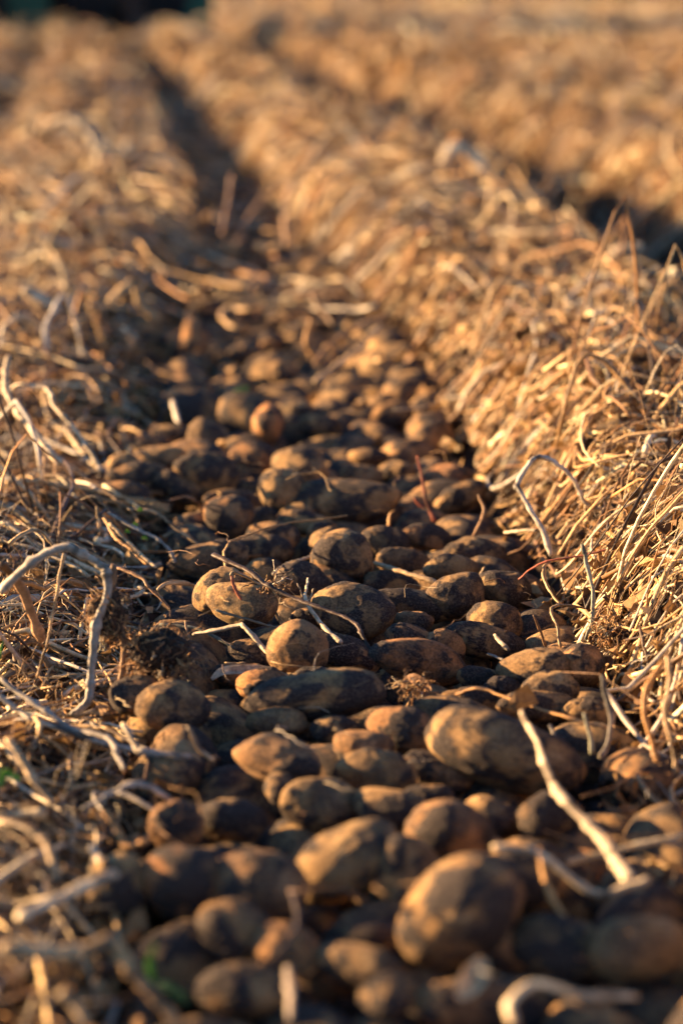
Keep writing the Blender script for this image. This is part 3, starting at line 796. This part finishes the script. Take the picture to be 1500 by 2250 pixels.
def stem_batch(n, y0, y1, scale, swath=.004, sides=5, rmin=.0010, rmax=.0046, K=10, lift=.035, w=PW_, lmin=.08, lmax=.40):
    X, Y = scatter(n, y0, y1, scale, swath=swath)
    P_ = stem_paths(X, Y, scale, K, lift, lmin, lmax)
    u = X - rowx(Y)
    P_[:, :, 2] += np.where((np.abs(u) < .2) & (Y < 8), .055, 0)[:, None]
    um = np.abs(P_[..., 0] - rowx(P_[..., 1])).min(axis=1)
    ok = ~((um < .23 - .13*sstep(4.4, 7, Y)) & (Y < 7) & (rng.random(n) < np.where(Y < 2.9, 1.1, .96))) | (np.abs(u) < .2)
    P_ = P_[ok]; n = len(P_)
    R_ = (rmin + (rmax - rmin)*rng.random(n)**1.9)[:, None]*scale**.9*(1 - .35*np.linspace(0, 1, K)[None])*(1 + .12*rng.standard_normal((n, K)))
    return P_, R_, pal(n, w)
batches = []
def join(parts):
    Vs, Fs, Cs, n = [], {}, [], 0
    for V, F, C in parts:
        Vs.append(V); Cs.append(C)
        for f in F: Fs.setdefault(f.shape[1], []).append(f + n)
        n += len(V)
    return np.concatenate(Vs), [np.concatenate(f) for f in Fs.values()], np.concatenate(Cs)

# stems that can be told apart: the thickest ones around the sharp zone, one object each
P_, R_, C_ = stem_batch(190, 1.9, 3.9, 1, swath=0.0, sides=8, rmin=.0022, rmax=.0042, K=14, lift=.05, w=np.array([.3, .2, .25, .2, .1, .05, .1, .03, .1]), lmin=.12, lmax=.30)
for i in range(len(P_)):
    if P_[i, :, 1].min() < 2.35 and np.abs(P_[i, :, 0] - rowx(P_[i, :, 1])).min() < .30: continue
    t = np.linspace(0, 13, 40); Pi = catmull(P_[i], 40)
    Ri = np.interp(t, np.arange(14), R_[i])
    V, F, C = tubes(Pi[None], Ri[None], 8, cols=np.repeat(C_[i][None, None], 40, 1)*(1 + .15*rng.standard_normal((1, 40, 1))))
    o = mesh_obj('haulm_straw', V, F, M_STEM, C)
    X, Y = P_[i, 0, 0], P_[i, 0, 1]; s_ = 'right' if X > rowx(Y) else 'left'
    if Y < 2.3: lab = f'dry stem in the blurred near straw of the {s_} bank'
    elif Y < 3.0: lab = f'dry stem in the sharp straw of the {s_} bank'
    else: lab = f'dry stem in the softly blurred straw of the {s_} bank behind the sharp zone'
    tag(o, lab, 'stem', lab.replace('dry stem', 'dry stems'))

parts = []
for args in (dict(n=11500, y0=1.25, y1=3.2, scale=1), dict(n=12500, y0=3.2, y1=6.5, scale=1.15),
             dict(n=19000, y0=6.5, y1=14, scale=1.7, swath=1), dict(n=18000, y0=14, y1=34, scale=2.6, swath=1, lift=.03), dict(n=7500, y0=24, y1=72, scale=4, swath=1, lift=.05, w=np.array([.2, .1, .3, .25, .05, .02, .05, .02, .2]))):  # farthest straw weighted pale: distance haze put into its colour
    P_, R_, C_ = stem_batch(**args)
    parts.append(tubes(P_, R_, 5, flat=rng.uniform(.7, 1, len(P_)), cols=C_))
V, F, C = join(parts); o = mesh_obj('straw_litter', V, F, M_STEM, C)
tag(o, 'dried potato haulm and straw matted over the banks and the field', 'straw', kind='stuff')

# fine rootlets and hair-thin straw
parts = []
for args in (dict(n=13000, y0=1.4, y1=3.6, scale=1, rmin=.0002, rmax=.0008, K=9, lift=.05, lmin=.03, lmax=.12, swath=.02),):
    P_, R_, C_ = stem_batch(**args)
    P_[:, 1:-1] += rng.normal(0, .0014, (len(P_), 7, 3))
    parts.append(tubes(P_, R_, 4, cols=C_*.8))
V, F, C = join(parts); o = mesh_obj('fine_rootlets', V, F, M_STEM, C)
tag(o, 'hair-thin rootlets and fibres caught in the straw', 'rootlets', kind='stuff')

# crumpled leaf scraps
def scraps(n, y0, y1, scale, swath=.05, smin=.004, smax=.018, lift=.045):
    X, Y = scatter(n, y0, y1, scale, swath=swath)
    s = rng.uniform(smin, smax, n)*scale
    g = np.array([(-1, -1), (0, -1), (1, -1), (-1, 0), (0, 0), (1, 0), (-1, 1), (0, 1), (1, 1)], float)
    A = rng.standard_normal((n, 3)); A[:, 2] *= .7; A /= np.linalg.norm(A, axis=1, keepdims=True)
    B = np.cross(A, rng.standard_normal((n, 3))); B /= np.linalg.norm(B, axis=1, keepdims=True); N_ = np.cross(A, B)
    asp = rng.uniform(.3, .9, n)
    L = g[None]*np.stack([np.ones(n), asp], 1)[:, None, :] + rng.normal(0, .22, (n, 9, 2))
    H_ = rng.normal(0, .38, (n, 9)); H_[:, 4] += .3
    u = X - rowx(Y)
    z = ground(X, Y) + lift*rng.random(n)**1.3*scale**.5 + np.where((np.abs(u) < .2) & (Y < 8), .04, 0)
    c = np.stack([X, Y, z], 1)
    V = c[:, None] + s[:, None, None]*(L[..., :1]*A[:, None] + L[..., 1:]*B[:, None] + H_[..., None]*N_[:, None])
    q = np.array([(0, 1, 4, 3), (1, 2, 5, 4), (3, 4, 7, 6), (4, 5, 8, 7)])
    F = (np.arange(n)[:, None, None]*9 + q[None]).reshape(-1, 4)
    cp_ = np.array([(.28, .16, .065), (.15, .085, .04), (.38, .23, .095), (.07, .042, .025), (.50, .34, .16), (.60, .46, .26)])
    C = cp_[rng.choice(6, n, p=[.26, .22, .2, .14, .12, .06])]*(1 + .2*rng.standard_normal((n, 1)))
    return V.reshape(-1, 3), [F], np.repeat(np.clip(C, .01, .8), 9, axis=0)
V, F, C = join([scraps(14000, 1.25, 3.4, 1, .003), scraps(12000, 3.4, 7, 1.2, .015), scraps(13000, 7, 16, 2.0, .5, lift=.05), scraps(15000, 16, 36, 3.6, 1, lift=.05), scraps(4000, 36, 72, 6, 1, lift=.05)])
o = mesh_obj('leaf_litter', V, F, M_LEAF, C, smooth=False)
tag(o, 'crumpled brown leaf scraps among the straw', 'leaf litter', kind='stuff')

# soil crumbs
def crumbs(n, y0, y1, smin, smax, swath, dz):
    X, Y = scatter(n, y0, y1, 1, swath=swath)
    s = smin + (smax - smin)*rng.random(n)**3
    Vb, Fb = ICO1
    q = rng.standard_normal((n, 3, 3)); 
    D_ = 1 + .28*rng.standard_normal((n, len(Vb), 1))
    z = ground(X, Y) + s*.4 + dz*rng.random(n)
    V = np.stack([X, Y, z], 1)[:, None] + Vb[None]*D_*s[:, None, None]*np.array([1, 1, .8])
    F = (np.arange(n)[:, None, None]*len(Vb) + Fb[None]).reshape(-1, 3)
    C = np.array([.045, .029, .02])*(1 + .35*rng.standard_normal((n, 1)))
    return V.reshape(-1, 3), [F], np.repeat(np.clip(C, .012, .2), len(Vb), axis=0)
V, F, C = join([crumbs(16000, 1.3, 4.5, .0012, .009, 2.5, .012), crumbs(2500, 1.6, 9, .004, .018, .2, .01)])
o = mesh_obj('soil_crumbs', V, F, M_CRUMB, C, smooth=False)
tag(o, 'crumbs and small clods of dark soil between straw and potatoes', 'soil', kind='stuff')

# ------------------------------------------------------------------ the machine at the far left
M_GRN = plain('green_paint', (.004, .075, .045), .4, 3, .3)
M_TYRE = plain('tyre_rubber', (.012, .012, .014), .8, 20, .3)
M_RIM = plain('rim_paint', (.05, .04, .03), .5, 6, .3)
M_STEEL = plain('muddy_steel', (.07, .042, .032), .8, 5, .4)
M_GLASS = plain('cab_glass', (.03, .05, .06), .1, 2, .1)
def bevel_box(name, lo, hi, m, parent, bev=.03, taper=1.0):
    bm = bmesh.new(); bmesh.ops.create_cube(bm, size=1)
    lo, hi = Vector(lo), Vector(hi); c = (lo+hi)/2; s = hi-lo
    for v in bm.verts:
        k = taper if v.co.z < 0 else 1
        v.co = Vector((v.co.x*s.x*k, v.co.y*s.y, v.co.z*s.z)) + c
    bmesh.ops.bevel(bm, geom=bm.edges[:], offset=bev, segments=2, affect='EDGES')
    me = bpy.data.meshes.new(name); bm.to_mesh(me); bm.free(); me.materials.append(m)
    o = bpy.data.objects.new(name, me); COL.objects.link(o); o.parent = parent; return o
def lathe(name, prof, m, parent, loc, n=40):
    """profile (radius, x) turned about the X axis"""
    prof = np.array(prof); a = np.arange(n)/n*2*np.pi; k = len(prof)
    V = np.stack([np.repeat(prof[:, 1][:, None], n, 1), prof[:, :1]*np.cos(a), prof[:, :1]*np.sin(a)], -1).reshape(-1, 3)
    i = np.arange(k-1)[:, None]; j = np.arange(n)[None]
    F = np.stack([i*n+j, i*n+(j+1) % n, (i+1)*n+(j+1) % n, (i+1)*n+j], -1).reshape(-1, 4)
    o = mesh_obj(name, V, F, m, parent=parent); o.location = loc; return o
def machine():
    Dm = depth_of(88); c = at(225, 88, Dm)
    root = bpy.data.objects.new('harvester', None); COL.objects.link(root)
    root.location = (c[0], c[1], ground(c[0], c[1]) + .02); root.rotation_euler = (0, 0, .10)
    tag(root, 'dark green farm machine with black tyres blurred at the far upper left', 'farm machine')
    for x in (-1.30, -.10, .72):
        wd = .26; R0 = .62 if x != -.10 else .66
        wh = lathe('wheel', [(.02, -wd*.4), (R0*.52, -wd*.45), (R0*.55, -wd*.2), (R0*.55, wd*.2), (R0*.52, wd*.45), (.02, wd*.4)], M_RIM, root, (x, -.3, R0))
        ty = lathe('tyre', [(R0*.55, -wd*.8), (R0*.8, -wd), (R0*.96, -wd*.85), (R0, -wd*.4), (R0, wd*.4), (R0*.96, wd*.85), (R0*.8, wd), (R0*.55, wd*.8)], M_TYRE, wh, (0, 0, 0))
        Vs, Fs = [], []
        bm = bmesh.new()
        for k in range(22):
            a = k/22*2*math.pi
            for s in (-1, 1):
                Mx = Matrix.Rotation(a + s*.07, 4, 'X') @ Matrix.Translation((s*wd*.42, 0, R0 + .012)) @ Matrix.Rotation(s*.5, 4, 'Z') @ Matrix.Diagonal((wd*.8, .05, .05, 1))
                bmesh.ops.create_cube(bm, size=1, matrix=Mx)
        me = bpy.data.meshes.new('tread'); bm.to_mesh(me); bm.free(); me.materials.append(M_TYRE)
        o = bpy.data.objects.new('tread', me); COL.objects.link(o); o.parent = wh
    bevel_box('hopper', (-1.7, -.1, .95), (1.6, 3.2, 2.5), M_GRN, root, .08, .8)
    bevel_box('side_panel', (-1.15, -.45, .06), (-.58, -.30, 1.2), M_GRN, root, .03)
    bevel_box('side_panel', (.86, -.75, .06), (1.24, -.62, 1.1), M_GRN, root, .03)
    bevel_box('digging_share', (.20, -.7, .05), (.84, -.2, .9), M_STEEL, root, .03, .8)
    bevel_box('chassis', (-1.3, .2, .55), (1.3, 3.4, .93), M_TYRE, root, .03)
    bevel_box('axle_beam', (-1.5, .02, .04), (1.2, .18, .52), M_STEEL, root, .03)
    cab = bevel_box('cab', (-.75, -.6, 1.6), (.75, -.12, 3.1), M_GRN, root, .06)
    bevel_box('window', (-.64, -.63, 1.95), (.64, -.55, 2.9), M_GLASS, cab, .02)
    lathe('work_lamp', [(.005, -.03), (.10, -.03), (.12, .03), (.005, .05)], M_RIM, root, (.16, -.62, .42), 20).rotation_euler = (0, 0, 1.57)
machine()

# ------------------------------------------------------------------ woodland edge beyond the field
M_TREE = fibre_material('tree_leaf', .2, .8)
M_BARK = plain('bark', (.06, .045, .03), .9, 3, .4)
r = np.random.default_rng(77)
for k in range(15):
    X = -17 + k*2.6 + r.uniform(-.6, .6); Y = 73 + r.uniform(0, 3); H_ = r.uniform(5.5, 8)
    Y = Y - 15 if X > 2 else Y + 12
    root = bpy.data.objects.new('field_edge_tree', None); COL.objects.link(root); root.location = (X, Y, -.25)
    tag(root, 'dark green tree in the blurred line along the far edge of the field', 'tree', 'trees along the far field edge')
    tp = np.array([(0, 0, 0), (.05, .02, H_*.2), (-.05, 0, H_*.45), (.05, 0, H_*.8)])
    V, F, _ = tubes(catmull(tp, 14)[None], np.linspace(.2, .05, 14)[None], 8)
    mesh_obj('trunk', V, F, M_BARK, parent=root)
    n = 2600
    q = r.standard_normal((n, 3)); q /= np.linalg.norm(q, axis=1, keepdims=True)
    rad = r.random(n)**.4*(1 + .25*np.sin(q[:, 0]*5 + k) + .2*np.sin(q[:, 2]*6 + k*2))
    c = q*rad[:, None]*np.array([1.9, 1.5, H_*.52]) + np.array([0, 0, H_*.50])
    A = r.standard_normal((n, 3)); A /= np.linalg.norm(A, axis=1, keepdims=True); B = np.cross(A, q + .01); B /= np.linalg.norm(B, axis=1, keepdims=True)
    s = r.uniform(.08, .2, (n, 1))
    V = np.stack([c - A*s, c - B*s*.6, c + A*s, c + B*s*.6], 1).reshape(-1, 3)
    F = np.arange(n*4).reshape(-1, 4)
    C = np.array([.035, .06, .022])*(1 + .35*r.standard_normal((n, 1))); C = np.repeat(np.clip(C, .008, .2), 4, 0)
    mesh_obj('crown', V, F, M_TREE, C, root, smooth=False)
